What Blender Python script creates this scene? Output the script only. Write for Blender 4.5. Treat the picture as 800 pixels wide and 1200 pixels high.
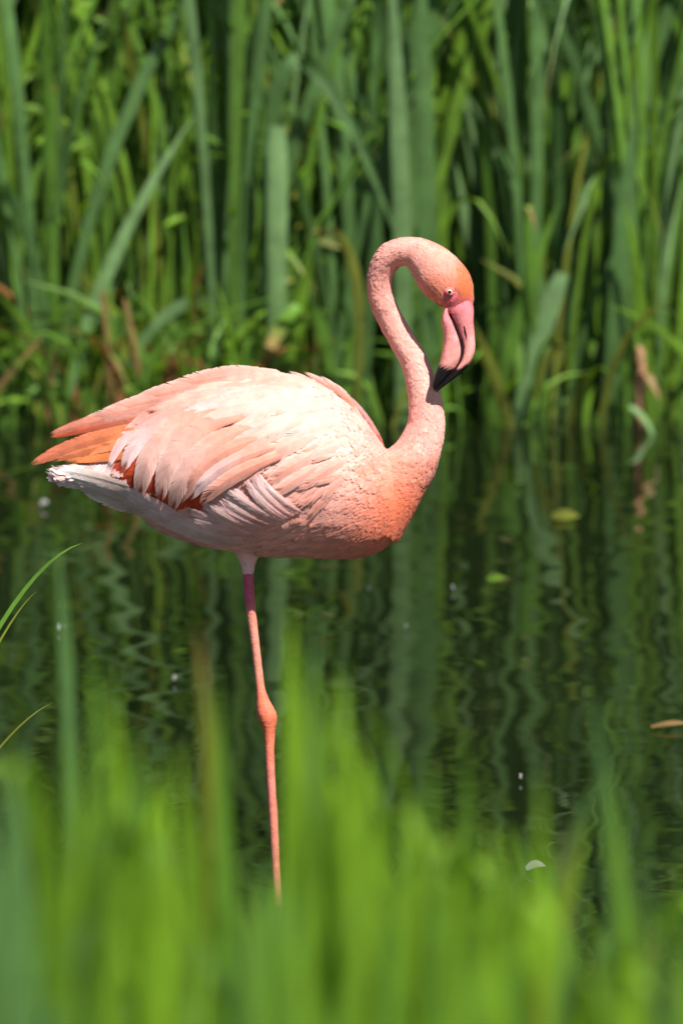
import bpy, math, random
import numpy as np
from mathutils import Vector

# ------------------------------------------------------------------ camera, sky, sun, exposure
for o in list(bpy.data.objects):
    bpy.data.objects.remove(o)
scene = bpy.context.scene
COL = scene.collection
FPX, CZ, PITCH, D = 4500.0, 1.55, math.radians(10.5), 5.3     # focal length in pixels of the 800x1200 photo, eye height, tilt, metres to the bird
cam_data = bpy.data.cameras.new("camera")
cam = bpy.data.objects.new("camera", cam_data)
COL.objects.link(cam)
cam.location = (0, 0, CZ)
cam.rotation_euler = (math.pi / 2 - PITCH, 0, 0)
cam_data.sensor_fit = 'VERTICAL'
cam_data.sensor_height = 36.0
cam_data.lens = FPX * 36.0 / 1200.0
cam_data.clip_start, cam_data.clip_end = 0.05, 600.0
cam_data.dof.use_dof = True
cam_data.dof.focus_distance = 5.28
cam_data.dof.aperture_fstop = 4.4
scene.camera = cam

SUN_AZ, SUN_EL = math.radians(33), math.radians(54)            # behind the camera, to its right
sun_dir = Vector((math.sin(SUN_AZ) * math.cos(SUN_EL), -math.cos(SUN_AZ) * math.cos(SUN_EL), math.sin(SUN_EL)))
world = bpy.data.worlds.new("World")
scene.world = world
world.use_nodes = True
wn = world.node_tree
sky = wn.nodes.new('ShaderNodeTexSky')
sky.sky_type = 'NISHITA'
sky.sun_disc = False
sky.sun_elevation = SUN_EL
sky.sun_rotation = math.atan2(sun_dir.x, sun_dir.y)
wn.links.new(sky.outputs[0], wn.nodes['Background'].inputs[0])
wn.nodes['Background'].inputs[1].default_value = 0.05
sun_data = bpy.data.lights.new("sun", 'SUN')
sun_data.energy = 5.0
sun_data.angle = math.radians(0.53)
sun_data.color = (1.0, 0.965, 0.91)
sun = bpy.data.objects.new("sun", sun_data)
COL.objects.link(sun)
sun.rotation_euler = sun_dir.to_track_quat('Z', 'Y').to_euler()
scene.view_settings.view_transform = 'Standard'
scene.view_settings.look = 'None'
scene.view_settings.exposure = 0.84
scene.view_settings.gamma = 1.0
scene.render.engine = 'CYCLES'
scene.cycles.use_denoising = True
scene.cycles.max_bounces = 8
scene.cycles.transmission_bounces = 4
scene.cycles.diffuse_bounces = 3

rng = random.Random(7)

# ------------------------------------------------------------------ helpers
def ray(px, py):
    x, y = (px - 400) / FPX, (600 - py) / FPX
    c, s = math.cos(PITCH), math.sin(PITCH)
    return Vector((x, c + y * s, -s + y * c))
def at_y(px, py, y):
    d = ray(px, py)
    return Vector((0, 0, CZ)) + d * (y / d.y)
def at_z(px, py, z):
    d = ray(px, py)
    return Vector((0, 0, CZ)) + d * ((z - CZ) / d.z)
PXM = 833.0                                                    # pixels to the metre in the bird's plane
def pt(px, py, w=0.0):                                         # w: pixels-worth of metres out of the bird's plane
    return at_y(px, py, D - w / PXM)
def to_uv(x, z):                                               # the bird's own side-view coordinates of a point of its plane
    c, s = math.cos(PITCH), math.sin(PITCH)
    dz = z - CZ
    dep = D * c - dz * s
    return 400 + FPX * x / dep, 600 - FPX * (D * s + dz * c) / dep
def smooth(a, b, x):
    t = min(1.0, max(0.0, (x - a) / (b - a)))
    return t * t * (3 - 2 * t)
def mix(a, b, t):
    return tuple(a[i] + (b[i] - a[i]) * t for i in range(3))
def lerp_table(tab, x):
    if x <= tab[0][0]: return tab[0][1:]
    for a, b in zip(tab, tab[1:]):
        if x <= b[0]:
            t = (x - a[0]) / (b[0] - a[0])
            return tuple(a[i] + (b[i] - a[i]) * t for i in range(1, len(a)))
    return tab[-1][1:]
def catmull(pts, n):
    """pts: list of equal-length tuples -> n samples on a smooth curve through them."""
    out, m = [], len(pts) - 1
    for k in range(n):
        f = k / (n - 1) * m
        i = min(int(f), m - 1); t = f - i
        p0, p1, p2, p3 = pts[max(i - 1, 0)], pts[i], pts[i + 1], pts[min(i + 2, m)]
        out.append(tuple(0.5 * (2 * b + (c - a) * t + (2 * a - 5 * b + 4 * c - d) * t * t + (3 * b - a - 3 * c + d) * t ** 3)
                         for a, b, c, d in zip(p0, p1, p2, p3)))
    return out
def bez(p0, p1, p2, t):
    return p0 * (1 - t) ** 2 + p1 * 2 * t * (1 - t) + p2 * t * t

def mesh_obj(name, verts, faces, mat, parent=None, cols=None, uvs=None, smooth_shade=True, link=True):
    me = bpy.data.meshes.new(name)
    me.from_pydata([tuple(v) for v in verts], [], faces)
    if cols is not None:
        a = me.color_attributes.new("Col", 'FLOAT_COLOR', 'POINT')
        arr = np.ones((len(verts), 4), dtype=np.float32)
        arr[:, :3] = np.array(cols, dtype=np.float32)
        a.data.foreach_set("color", arr.ravel())
    if uvs is not None:
        ul = me.uv_layers.new(name="UVMap")
        li = np.empty(len(me.loops), dtype=np.int32)
        me.loops.foreach_get("vertex_index", li)
        ul.data.foreach_set("uv", np.array(uvs, dtype=np.float32)[li].ravel())
    if smooth_shade:
        me.polygons.foreach_set("use_smooth", [True] * len(me.polygons))
    me.materials.append(mat)
    me.update()
    o = bpy.data.objects.new(name, me)
    if link: COL.objects.link(o)
    if parent is not None: o.parent = parent
    return o
def tag(o, label=None, cat=None, group=None, kind=None):
    if label: o["label"] = label
    if cat: o["category"] = cat
    if group: o["group"] = group
    if kind: o["kind"] = kind
    return o
def empty(name, loc):
    o = bpy.data.objects.new(name, None)
    o.empty_display_size = 0.05
    o.location = loc
    COL.objects.link(o)
    return o
def adopt(o, parent):                                          # mesh built in world space, under an Empty that stands elsewhere
    o.parent = parent
    o.location = -Vector(parent.location)
    return o
def ring_faces(nr, ns, cap=True):
    f = []
    for r in range(nr - 1):
        for s in range(ns):
            f.append((r * ns + s, r * ns + (s + 1) % ns, (r + 1) * ns + (s + 1) % ns, (r + 1) * ns + s))
    if cap:
        f.append(tuple(range(ns))[::-1]); f.append(tuple((nr - 1) * ns + s for s in range(ns)))
    return f

# ------------------------------------------------------------------ materials
def new_mat(name):
    m = bpy.data.materials.new(name); m.use_nodes = True
    nt = m.node_tree; nt.nodes.clear()
    out = nt.nodes.new('ShaderNodeOutputMaterial')
    return m, nt, out
def N(nt, typ, **kw):
    n = nt.nodes.new(typ)
    for k, v in kw.items():
        if k in n.inputs: n.inputs[k].default_value = v
        else: setattr(n, k, v)
    return n
def noise(nt, scale, detail=3.0, rough=0.55, coord='Object', vec_scale=None):
    tc = nt.nodes.new('ShaderNodeTexCoord'); src = tc.outputs[coord]
    if vec_scale:
        mp = nt.nodes.new('ShaderNodeMapping'); mp.inputs['Scale'].default_value = vec_scale
        nt.links.new(src, mp.inputs['Vector']); src = mp.outputs[0]
    n = nt.nodes.new('ShaderNodeTexNoise')
    n.inputs['Scale'].default_value = scale; n.inputs['Detail'].default_value = detail; n.inputs['Roughness'].default_value = rough
    nt.links.new(src, n.inputs['Vector'])
    return n
def hsv_var(nt, col_out, fac_out, vmin, vmax):
    mr = N(nt, 'ShaderNodeMapRange'); mr.inputs['To Min'].default_value = vmin; mr.inputs['To Max'].default_value = vmax
    mr.inputs['From Min'].default_value = 0.3; mr.inputs['From Max'].default_value = 0.7
    nt.links.new(fac_out, mr.inputs['Value'])
    h = nt.nodes.new('ShaderNodeHueSaturation')
    nt.links.new(col_out, h.inputs['Color']); nt.links.new(mr.outputs[0], h.inputs['Value'])
    return h.outputs['Color']

def leaf_mat(name, gloss=0.45, trans=0.25, spec=0.32, vein=900.0):
    m, nt, out = new_mat(name)
    at = N(nt, 'ShaderNodeAttribute', attribute_name="Col")
    nz = noise(nt, 14, 4)
    c = hsv_var(nt, at.outputs['Color'], nz.outputs['Fac'], 0.72, 1.28)
    uv = nt.nodes.new('ShaderNodeUVMap')
    sx = nt.nodes.new('ShaderNodeSeparateXYZ'); nt.links.new(uv.outputs[0], sx.inputs[0])
    ml = N(nt, 'ShaderNodeMath', operation='MULTIPLY'); ml.inputs[1].default_value = 38.0
    nt.links.new(sx.outputs[0], ml.inputs[0])
    sn = N(nt, 'ShaderNodeMath', operation='SINE'); nt.links.new(ml.outputs[0], sn.inputs[0])
    bp = nt.nodes.new('ShaderNodeBump'); bp.inputs['Strength'].default_value = 0.25; bp.inputs['Distance'].default_value = 0.001
    nt.links.new(sn.outputs[0], bp.inputs['Height'])
    p = N(nt, 'ShaderNodeBsdfPrincipled'); p.inputs['Roughness'].default_value = gloss
    p.inputs['Specular IOR Level'].default_value = spec
    nt.links.new(c, p.inputs['Base Color']); nt.links.new(bp.outputs[0], p.inputs['Normal'])
    tr = nt.nodes.new('ShaderNodeBsdfTranslucent')
    hs = nt.nodes.new('ShaderNodeHueSaturation'); hs.inputs['Hue'].default_value = 0.485; hs.inputs['Saturation'].default_value = 1.15; hs.inputs['Value'].default_value = 1.5
    nt.links.new(c, hs.inputs['Color']); nt.links.new(hs.outputs[0], tr.inputs['Color'])
    mx = nt.nodes.new('ShaderNodeMixShader'); mx.inputs[0].default_value = trans
    nt.links.new(p.outputs[0], mx.inputs[1]); nt.links.new(tr.outputs[0], mx.inputs[2])
    nt.links.new(mx.outputs[0], out.inputs['Surface'])
    return m
M_REED = leaf_mat("reed_leaf")
M_GRASS = leaf_mat("grass_leaf", 0.45, 0.4, 0.25)

def plume_mat(name, barbs=True, trans=0.22, var=(0.86, 1.12), rough=0.7):
    m, nt, out = new_mat(name)
    at = N(nt, 'ShaderNodeAttribute', attribute_name="Col")
    nz = noise(nt, 55, 4)
    c = hsv_var(nt, at.outputs['Color'], nz.outputs['Fac'], *var)
    p = N(nt, 'ShaderNodeBsdfPrincipled'); p.inputs['Roughness'].default_value = rough
    p.inputs['Specular IOR Level'].default_value = 0.18
    p.inputs['Sheen Weight'].default_value = 0.12
    bp = nt.nodes.new('ShaderNodeBump')
    if barbs:
        uv = nt.nodes.new('ShaderNodeUVMap')
        sx = nt.nodes.new('ShaderNodeSeparateXYZ'); nt.links.new(uv.outputs[0], sx.inputs[0])
        ab = N(nt, 'ShaderNodeMath', operation='ABSOLUTE'); nt.links.new(sx.outputs[0], ab.inputs[0])
        nn = noise(nt, 40, 2)
        a1 = N(nt, 'ShaderNodeMath', operation='MULTIPLY_ADD'); a1.inputs[1].default_value = -0.9
        nt.links.new(ab.outputs[0], a1.inputs[0]); nt.links.new(sx.outputs[1], a1.inputs[2])
        a2 = N(nt, 'ShaderNodeMath', operation='MULTIPLY_ADD'); a2.inputs[1].default_value = 0.6
        nt.links.new(nn.outputs['Fac'], a2.inputs[0]); nt.links.new(a1.outputs[0], a2.inputs[2])
        cb = nt.nodes.new('ShaderNodeCombineXYZ')
        m1 = N(nt, 'ShaderNodeMath', operation='MULTIPLY'); m1.inputs[1].default_value = 16.0
        nt.links.new(a2.outputs[0], m1.inputs[0]); nt.links.new(m1.outputs[0], cb.inputs[0]); nt.links.new(sx.outputs[0], cb.inputs[1])
        fn = nt.nodes.new('ShaderNodeTexNoise'); fn.inputs['Scale'].default_value = 1.0; fn.inputs['Detail'].default_value = 3.0
        nt.links.new(cb.outputs[0], fn.inputs['Vector'])
        nt.links.new(fn.outputs['Fac'], bp.inputs['Height'])
        bp.inputs['Strength'].default_value = 0.5; bp.inputs['Distance'].default_value = 0.0012
        c = hsv_var(nt, c, fn.outputs['Fac'], 0.95, 1.04)
    else:
        n2 = noise(nt, 260, 3)
        nt.links.new(n2.outputs['Fac'], bp.inputs['Height'])
        bp.inputs['Strength'].default_value = 0.5; bp.inputs['Distance'].default_value = 0.002
    nt.links.new(c, p.inputs['Base Color']); nt.links.new(bp.outputs[0], p.inputs['Normal'])
    tr = nt.nodes.new('ShaderNodeBsdfTranslucent'); nt.links.new(c, tr.inputs['Color'])
    mx = nt.nodes.new('ShaderNodeMixShader'); mx.inputs[0].default_value = trans
    nt.links.new(p.outputs[0], mx.inputs[1]); nt.links.new(tr.outputs[0], mx.inputs[2])
    nt.links.new(mx.outputs[0], out.inputs['Surface'])
    return m
M_BODY = plume_mat("plumage_skin", barbs=False, trans=0.0)
M_DOWN = plume_mat("contour_feathers", barbs=True, trans=0.2)
M_FEATHER = plume_mat("wing_feathers", barbs=True, trans=0.25)

def horn_mat(name, rough=0.4, bump_scale=300, bump=0.25, sss=0.0, vec=None, spec=0.4):
    m, nt, out = new_mat(name)
    at = N(nt, 'ShaderNodeAttribute', attribute_name="Col")
    nz = noise(nt, 70, 5)
    c = hsv_var(nt, at.outputs['Color'], nz.outputs['Fac'], 0.74, 1.2)
    p = N(nt, 'ShaderNodeBsdfPrincipled'); p.inputs['Roughness'].default_value = rough
    p.inputs['Specular IOR Level'].default_value = spec
    n2 = noise(nt, bump_scale, 2, vec_scale=vec)
    bp = nt.nodes.new('ShaderNodeBump'); bp.inputs['Strength'].default_value = bump; bp.inputs['Distance'].default_value = 0.0015
    nt.links.new(n2.outputs['Fac'], bp.inputs['Height']); nt.links.new(bp.outputs[0], p.inputs['Normal'])
    nt.links.new(c, p.inputs['Base Color']); nt.links.new(p.outputs[0], out.inputs['Surface'])
    return m
M_BILL = horn_mat("bill_horn", 0.5, 240, 0.6, vec=(1.6, 1, 0.7), spec=0.25)
M_LEG = horn_mat("leg_scales", 0.5, 220, 0.6, vec=(1, 1, 1.6))
M_EYE = horn_mat("eye_gloss", 0.06, 400, 0.0, spec=0.6)
M_DRY = horn_mat("dry_stalk", 0.8, 90, 0.6, vec=(3, 3, 0.4), spec=0.15)

def ground_mat():
    m, nt, out = new_mat("bank_soil")
    nz = noise(nt, 3.0, 8, 0.65)
    cr = nt.nodes.new('ShaderNodeValToRGB')
    cr.color_ramp.elements[0].color = (0.012, 0.010, 0.006, 1); cr.color_ramp.elements[0].position = 0.3
    cr.color_ramp.elements[1].color = (0.030, 0.034, 0.012, 1); cr.color_ramp.elements[1].position = 0.7
    nt.links.new(nz.outputs['Fac'], cr.inputs[0])
    p = N(nt, 'ShaderNodeBsdfPrincipled'); p.inputs['Roughness'].default_value = 0.9
    n2 = noise(nt, 25, 6)
    bp = nt.nodes.new('ShaderNodeBump'); bp.inputs['Distance'].default_value = 0.03
    nt.links.new(n2.outputs['Fac'], bp.inputs['Height']); nt.links.new(bp.outputs[0], p.inputs['Normal'])
    nt.links.new(cr.outputs[0], p.inputs['Base Color']); nt.links.new(p.outputs[0], out.inputs['Surface'])
    return m
M_SOIL = ground_mat()

def water_mat():
    m, nt, out = new_mat("pond_water")
    nz0 = noise(nt, 1.2, 4)
    cr = nt.nodes.new('ShaderNodeValToRGB')
    cr.color_ramp.elements[0].color = (0.004, 0.007, 0.002, 1); cr.color_ramp.elements[0].position = 0.35
    cr.color_ramp.elements[1].color = (0.008, 0.013, 0.004, 1); cr.color_ramp.elements[1].position = 0.7
    nt.links.new(nz0.outputs['Fac'], cr.inputs[0])
    p = N(nt, 'ShaderNodeBsdfPrincipled'); p.inputs['Roughness'].default_value = 0.015
    p.inputs['IOR'].default_value = 1.55
    a = noise(nt, 1.0, 0.5, 0.4, vec_scale=(3.0, 4.6, 1))
    b = noise(nt, 1.0, 2.0, 0.5, vec_scale=(5.0, 13, 1))
    ad = N(nt, 'ShaderNodeMath', operation='MULTIPLY_ADD'); ad.inputs[1].default_value = 0.045
    nt.links.new(b.outputs['Fac'], ad.inputs[0]); nt.links.new(a.outputs['Fac'], ad.inputs[2])
    # calmer near the far bank, livelier towards the near shore
    tc = nt.nodes.new('ShaderNodeTexCoord'); sp = nt.nodes.new('ShaderNodeSeparateXYZ'); nt.links.new(tc.outputs['Object'], sp.inputs[0])
    mr = N(nt, 'ShaderNodeMapRange'); mr.inputs['From Min'].default_value = 5.0; mr.inputs['From Max'].default_value = 9.3
    mr.inputs['To Min'].default_value = 1.0; mr.inputs['To Max'].default_value = 0.75
    nt.links.new(sp.outputs['Y'], mr.inputs['Value'])
    ml = N(nt, 'ShaderNodeMath', operation='MULTIPLY'); nt.links.new(ad.outputs[0], ml.inputs[0]); nt.links.new(mr.outputs[0], ml.inputs[1])
    bp = nt.nodes.new('ShaderNodeBump'); bp.inputs['Strength'].default_value = 1.0; bp.inputs['Distance'].default_value = 0.0068
    nt.links.new(ml.outputs[0], bp.inputs['Height']); nt.links.new(bp.outputs[0], p.inputs['Normal'])
    nt.links.new(cr.outputs[0], p.inputs['Base Color']); nt.links.new(p.outputs[0], out.inputs['Surface'])
    return m
M_WATER = water_mat()

# ------------------------------------------------------------------ the setting: ground with the pond basin, water
BED = -0.055
def ground_z(x, y):
    edge_far = 9.62 + 0.05 * math.sin(3.1 * x) + 0.03 * math.sin(7.7 * x + 1)
    near = smooth(3.7, 3.0, y) if y < 3.7 else 0.0
    far = smooth(edge_far - 0.1, edge_far + 1.2, y)
    side = smooth(12, 14, abs(x))
    k = max(near * 0.30, far * 0.075, side * 0.22)
    if k <= 0: return BED
    return BED + (k + 0.055 * min(1, k / 0.1)) + 0.012 * math.sin(5 * x + 3 * y)
def axis(fine0, fine1, step, far):
    a = [fine0 + i * step for i in range(int((fine1 - fine0) / step) + 1)]
    lo, hi, s, r = [], [], step, fine0
    while r > -far:
        s *= 1.5; r -= s; lo.append(r)
    r, s = fine1, step
    while r < far:
        s *= 1.5; r += s; hi.append(r)
    return lo[::-1] + a + hi
gx, gy = axis(-3, 3, 0.12, 260), axis(1.0, 13, 0.12, 260)
gv = [(x, y, ground_z(x, y)) for y in gy for x in gx]
nx = len(gx)
gf = [(j * nx + i, j * nx + i + 1, (j + 1) * nx + i + 1, (j + 1) * nx + i) for j in range(len(gy) - 1) for i in range(nx - 1)]
tag(mesh_obj("ground", gv, gf, M_SOIL), kind="structure")
wx = [-13.6 + i * 0.4 for i in range(69)]; wy = [2.8 + j * 0.2 for j in range(37)]
wv = [(x, y, 0.0) for y in wy for x in wx]
wf = [(j * 69 + i, j * 69 + i + 1, (j + 1) * 69 + i + 1, (j + 1) * 69 + i) for j in range(36) for i in range(68)]
tag(mesh_obj("water", wv, wf, M_WATER), kind="structure")

# ------------------------------------------------------------------ leaves
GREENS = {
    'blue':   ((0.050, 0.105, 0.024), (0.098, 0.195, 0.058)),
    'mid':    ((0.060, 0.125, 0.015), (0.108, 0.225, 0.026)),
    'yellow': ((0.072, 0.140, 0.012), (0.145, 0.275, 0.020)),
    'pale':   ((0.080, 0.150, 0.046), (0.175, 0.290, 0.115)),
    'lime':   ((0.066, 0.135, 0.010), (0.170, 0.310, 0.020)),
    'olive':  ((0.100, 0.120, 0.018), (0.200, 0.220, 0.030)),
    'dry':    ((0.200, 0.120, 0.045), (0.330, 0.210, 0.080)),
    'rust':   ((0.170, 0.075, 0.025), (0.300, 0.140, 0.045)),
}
def blade_geo(p0, p1, p2, width, colour, side=None, segs=10, blunt=False, twist=0.0, dry_tip=0.0, fold=0.22, r=rng):
    """one strap leaf along a quadratic curve, V-folded, with tapering end."""
    cb, ct = GREENS[colour]
    j = r.uniform(0.8, 1.2); cb = tuple(c * j for c in cb); ct = tuple(c * j for c in ct)
    v, f, c, uv = [], [], [], []
    ph = r.uniform(0, 6.28)
    if side is None:
        side = Vector((math.cos(ph * 0.13 - 0.4), math.sin(ph * 0.13 - 0.4), 0))
    L = (p1 - p0).length + (p2 - p1).length
    for i in range(segs + 1):
        t = i / segs
        p = bez(p0, p1, p2, t)
        tg = ((p1 - p0) * (1 - t) + (p2 - p1) * t).normalized()
        s = side - tg * side.dot(tg)
        s = s.normalized() if s.length > 1e-4 else Vector((1, 0, 0))
        n = tg.cross(s)
        a = twist * t + 0.12 * math.sin(ph + 4 * t)
        s, n = s * math.cos(a) + n * math.sin(a), n * math.cos(a) - s * math.sin(a)
        if blunt: w = min(1.0, 0.7 + 0.6 * t) * (1.0 if i < segs else 0.75)
        else: w = min(1.0, 0.62 + 0.9 * t) * max(0.02, 1 - t ** 4.5 if t > .0 else 1)
        w *= width * 0.5 * (1 + 0.05 * math.sin(9 * t + ph))
        p = p + n * (0.004 * math.sin(6 * t + ph) * L)
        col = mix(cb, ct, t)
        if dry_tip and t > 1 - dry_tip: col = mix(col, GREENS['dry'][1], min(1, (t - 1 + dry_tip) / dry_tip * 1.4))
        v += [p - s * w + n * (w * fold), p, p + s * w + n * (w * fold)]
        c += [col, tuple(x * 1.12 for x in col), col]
        uv += [(-1, t), (0, t), (1, t)]
        if i:
            b = (i - 1) * 3
            f += [(b, b + 1, b + 4, b + 3), (b + 1, b + 2, b + 5, b + 4)]
    return v, f, c, uv
def add_blade(root, mat, *a, name="blade", **kw):
    v, f, c, uv = blade_geo(*a, **kw)
    return adopt(mesh_obj(name, v, f, mat, None, c, uv), root)

# far reed bed, deep part: one uncountable mass behind the clumps
def blade_mass(name, count, place, mat):
    V, F, C_, U = [], [], [], []
    for _ in range(count):
        v, f, c, uv = place()
        b = len(V)
        V += v; C_ += c; U += uv
        F += [tuple(i + b for i in q) for q in f]
    return mesh_obj(name, V, F, mat, None, C_, U)
r2 = random.Random(21)
def bed_blade():
    x, y = r2.uniform(-3.4, 3.4), 10.2 + 3.6 * r2.random() ** 1.5
    z = ground_z(x, y) - 0.02
    h = r2.uniform(1.5, 2.7)
    lx, ly = r2.gauss(0, 0.13 if r2.random() < .8 else .35), r2.gauss(0, 0.12)
    left = smooth(0.2, -0.9, x)
    colr = r2.choices(['blue', 'mid', 'yellow', 'pale', 'dry'], [3 - 2 * left, 3, 1 + 2 * left, 0.9, 0.03])[0]
    p0 = Vector((x, y, z)); p2 = Vector((x + lx * h * 1.6, y + ly * h, z + h)); p1 = Vector((x + lx * 0.2 * h, y, z + h * r2.uniform(0.55, 0.75)))
    if r2.random() < 0.22:
        p1.z = z + h * 1.15; p2.z = z + h * r2.uniform(0.35, 0.8); p2.x += r2.choice((-1, 1)) * r2.uniform(0.1, 0.4)
    return blade_geo(p0, p1, p2, r2.uniform(0.014, 0.036), colr, segs=7, twist=r2.gauss(0, 0.8), r=r2)
tag(blade_mass("reed_bed", 3600, bed_blade, M_REED), "dense mass of tall green reeds behind the clumps at the far bank", "reeds", kind="stuff")

# leaf litter and low shoots at the foot of the bed
def shoot():
    x, y = (r2.uniform(-2.6, 2.6) if r2.random() < 0.5 else r2.uniform(-1.6, -0.1)), 9.5 + 0.7 * r2.random() ** 1.6
    z = ground_z(x, y) - 0.02
    h = r2.uniform(0.12, 0.55)
    left = smooth(0.3, -0.6, x)
    colr = r2.choices(['mid', 'yellow', 'dry', 'rust', 'olive'], [2.5, 1.0 + 1.5 * left, 0.08 + 0.5 * left, 0.03 + 0.6 * left, 0.4])[0]
    p0 = Vector((x, y, z)); p2 = Vector((x + r2.gauss(0, 0.4) * h, y + r2.gauss(-0.1, 0.25) * h, z + h * r2.uniform(0.5, 1))); p1 = Vector((x, y, z + h * 0.7))
    return blade_geo(p0, p1, p2, r2.uniform(0.008, 0.024), colr, segs=5, twist=r2.gauss(0, 0.8), r=r2)
tag(blade_mass("reed_shoots", 1100, shoot, M_REED), "short shoots and dry litter along the foot of the far reeds", "reeds", kind="stuff")

# tall stems added for shade: their unseen leaf canopy darkens the reeds behind
def shade_tops(count):
    V, F, C_, U = [], [], [], []
    def put(g):
        v, f, c, uv = g; b = len(V)
        V.extend(v); C_.extend(c); U.extend(uv); F.extend(tuple(i + b for i in q) for q in f)
    for _ in range(count):
        x, y = r2.uniform(-3.2, 3.2), r2.uniform(9.85, 10.7)
        z = ground_z(x, y) - 0.02; h = r2.uniform(2.0, 2.6)
        p0 = Vector((x, y, z)); p2 = p0 + Vector((r2.gauss(0, .06) * h, r2.gauss(0, .04), h)); p1 = p0 + Vector((0, 0, h * .6))
        cc = r2.choice(['blue', 'mid', 'mid', 'yellow'])
        put(blade_geo(p0, p1, p2, 0.009, cc, segs=5, r=r2))
        for k in range(8):
            q = bez(p0, p1, p2, r2.uniform(0.46, 0.98)); a = r2.uniform(0, 6.28); L = r2.uniform(0.35, 0.6)
            d = Vector((math.cos(a) * 0.8, math.sin(a) * 0.5, 0.55))
            put(blade_geo(q, q + d * 0.5 * L, q + d * L * 0.9 - Vector((0, 0, 0.15 * L)), r2.uniform(0.025, 0.04), cc, segs=5, r=r2))
    return mesh_obj("shade_reeds", V, F, M_REED, None, C_, U)
tag(shade_tops(330), "added tall reed stems, leaves out of sight, shading the far reeds", "reeds", kind="stuff")

# thin leafy stems growing through the front of the bed
def stem_leaf_mass(count):
    V, F, C_, U = [], [], [], []
    def put(g):
        v, f, c, uv = g; b = len(V)
        V.extend(v); C_.extend(c); U.extend(uv); F.extend(tuple(i + b for i in q) for q in f)
    for _ in range(count):
        x = r2.uniform(-1.9, -0.05) if r2.random() < 0.85 else r2.uniform(-1.9, 1.9)
        y = r2.uniform(9.62, 10.0); z = ground_z(x, y) - 0.02; h = r2.uniform(0.6, 1.7)
        p0 = Vector((x, y, z)); p2 = p0 + Vector((r2.gauss(0, .12) * h, r2.gauss(-.03, .04), h)); p1 = p0 + Vector((0, 0, h * .6))
        cc = r2.choice(['yellow', 'yellow', 'mid', 'olive'])
        put(blade_geo(p0, p1, p2, 0.006, cc, segs=6, r=r2))
        for k in range(int(h * 13)):
            t = r2.uniform(0.15, 1.0); q = bez(p0, p1, p2, t)
            a = r2.uniform(0, 6.28); L = r2.uniform(0.05, 0.15)
            d = Vector((math.cos(a), math.sin(a) * 0.8 - 0.2, r2.uniform(-0.5, 0.7))) * L
            put(blade_geo(q, q + d * 0.5 + Vector((0, 0, 0.2 * L)), q + d, r2.uniform(0.012, 0.024), cc, segs=4, r=r2))
    return mesh_obj("leafy_stems", V, F, M_REED, None, C_, U)
tag(stem_leaf_mass(62), "thin stems with small bright leaves growing through the far reeds", "plants", kind="stuff")

# individual clumps along the far water's edge: every blade a part
FARLAB = {'blue': ("broad bluish green",), 'mid': ("mid green",), 'yellow': ("narrow yellowish green",), 'pale': ("pale grey-green",)}
ZONES = [(30, "beyond the bird's tail tip"), (110, "behind the bird's tail"), (190, "behind the bird's rump"), (270, "behind the bird's back feathers"), (350, "behind the top of the bird's back"),
         (430, "behind the bird's shoulder"), (510, "behind the bird's neck loop"), (570, "behind the bird's bill"), (650, "by the pale cut leaf"), (720, "before the brown broken stalk"), (770, "behind the brown broken stalk"), (9999, "past the brown broken stalk")]
r3 = random.Random(14)
def far_clump(px, colour, n=7, yoff=None):
    y = 9.62 + (r3.uniform(0.0, 0.30) if yoff is None else yoff)
    base = at_y(px, 500, y); base.z = ground_z(base.x, y) - 0.02
    root = empty("reed_clump", base)
    zone = [z for lim, z in ZONES if px < lim][0]
    lab = "%s reed clump %s, %s" % (FARLAB[colour][0], "rooted in the water" if y < 9.78 else "set back from the water", zone)
    tag(root, lab, "reeds", "reed clumps along the far bank")
    for k in range(n):
        b = base + Vector((r3.uniform(-0.05, 0.05), r3.uniform(-0.05, 0.06), 0))
        h = r3.uniform(0.6, 1.2) if r3.random() < 0.25 else r3.uniform(1.25, 2.3)
        lean = r3.gauss(0, 0.13) if r3.random() < 0.75 else r3.gauss(0, 0.30)
        cc = colour if r3.random() < 0.7 else r3.choice(['mid', 'yellow', 'pale', 'blue'])
        if r3.random() < 0.3 and colour == 'yellow': cc = 'olive' if r3.random() < .3 else 'mid'
        p2 = b + Vector((lean * h * 1.7, r3.gauss(-0.03, 0.06) * h, h)); p1 = b + Vector((lean * 0.15 * h, 0, h * 0.62))
        if r3.random() < 0.16:
            d = r3.choice((-1, 1))
            p1 = b + Vector((d * 0.05, -0.03, h * 1.1)); p2 = b + Vector((d * r3.uniform(0.15, 0.4), -0.1, h * r3.uniform(0.4, 0.8)))
        wd = r3.uniform(0.020, 0.042) if colour in ('blue', 'pale') else r3.uniform(0.010, 0.023)
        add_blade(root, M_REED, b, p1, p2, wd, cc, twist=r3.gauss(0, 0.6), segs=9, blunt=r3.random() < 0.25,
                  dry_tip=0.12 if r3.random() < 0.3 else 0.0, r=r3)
    return root
for i in range(30):
    px = -60 + 920 * (i + r3.uniform(0.1, 0.9)) / 30
    if px < 330: colour = r3.choice(['yellow', 'mid', 'yellow', 'blue'])
    else: colour = r3.choice(['blue', 'blue', 'pale', 'mid', 'yellow'])
    far_clump(px, colour, n=r3.randint(7, 10))

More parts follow.
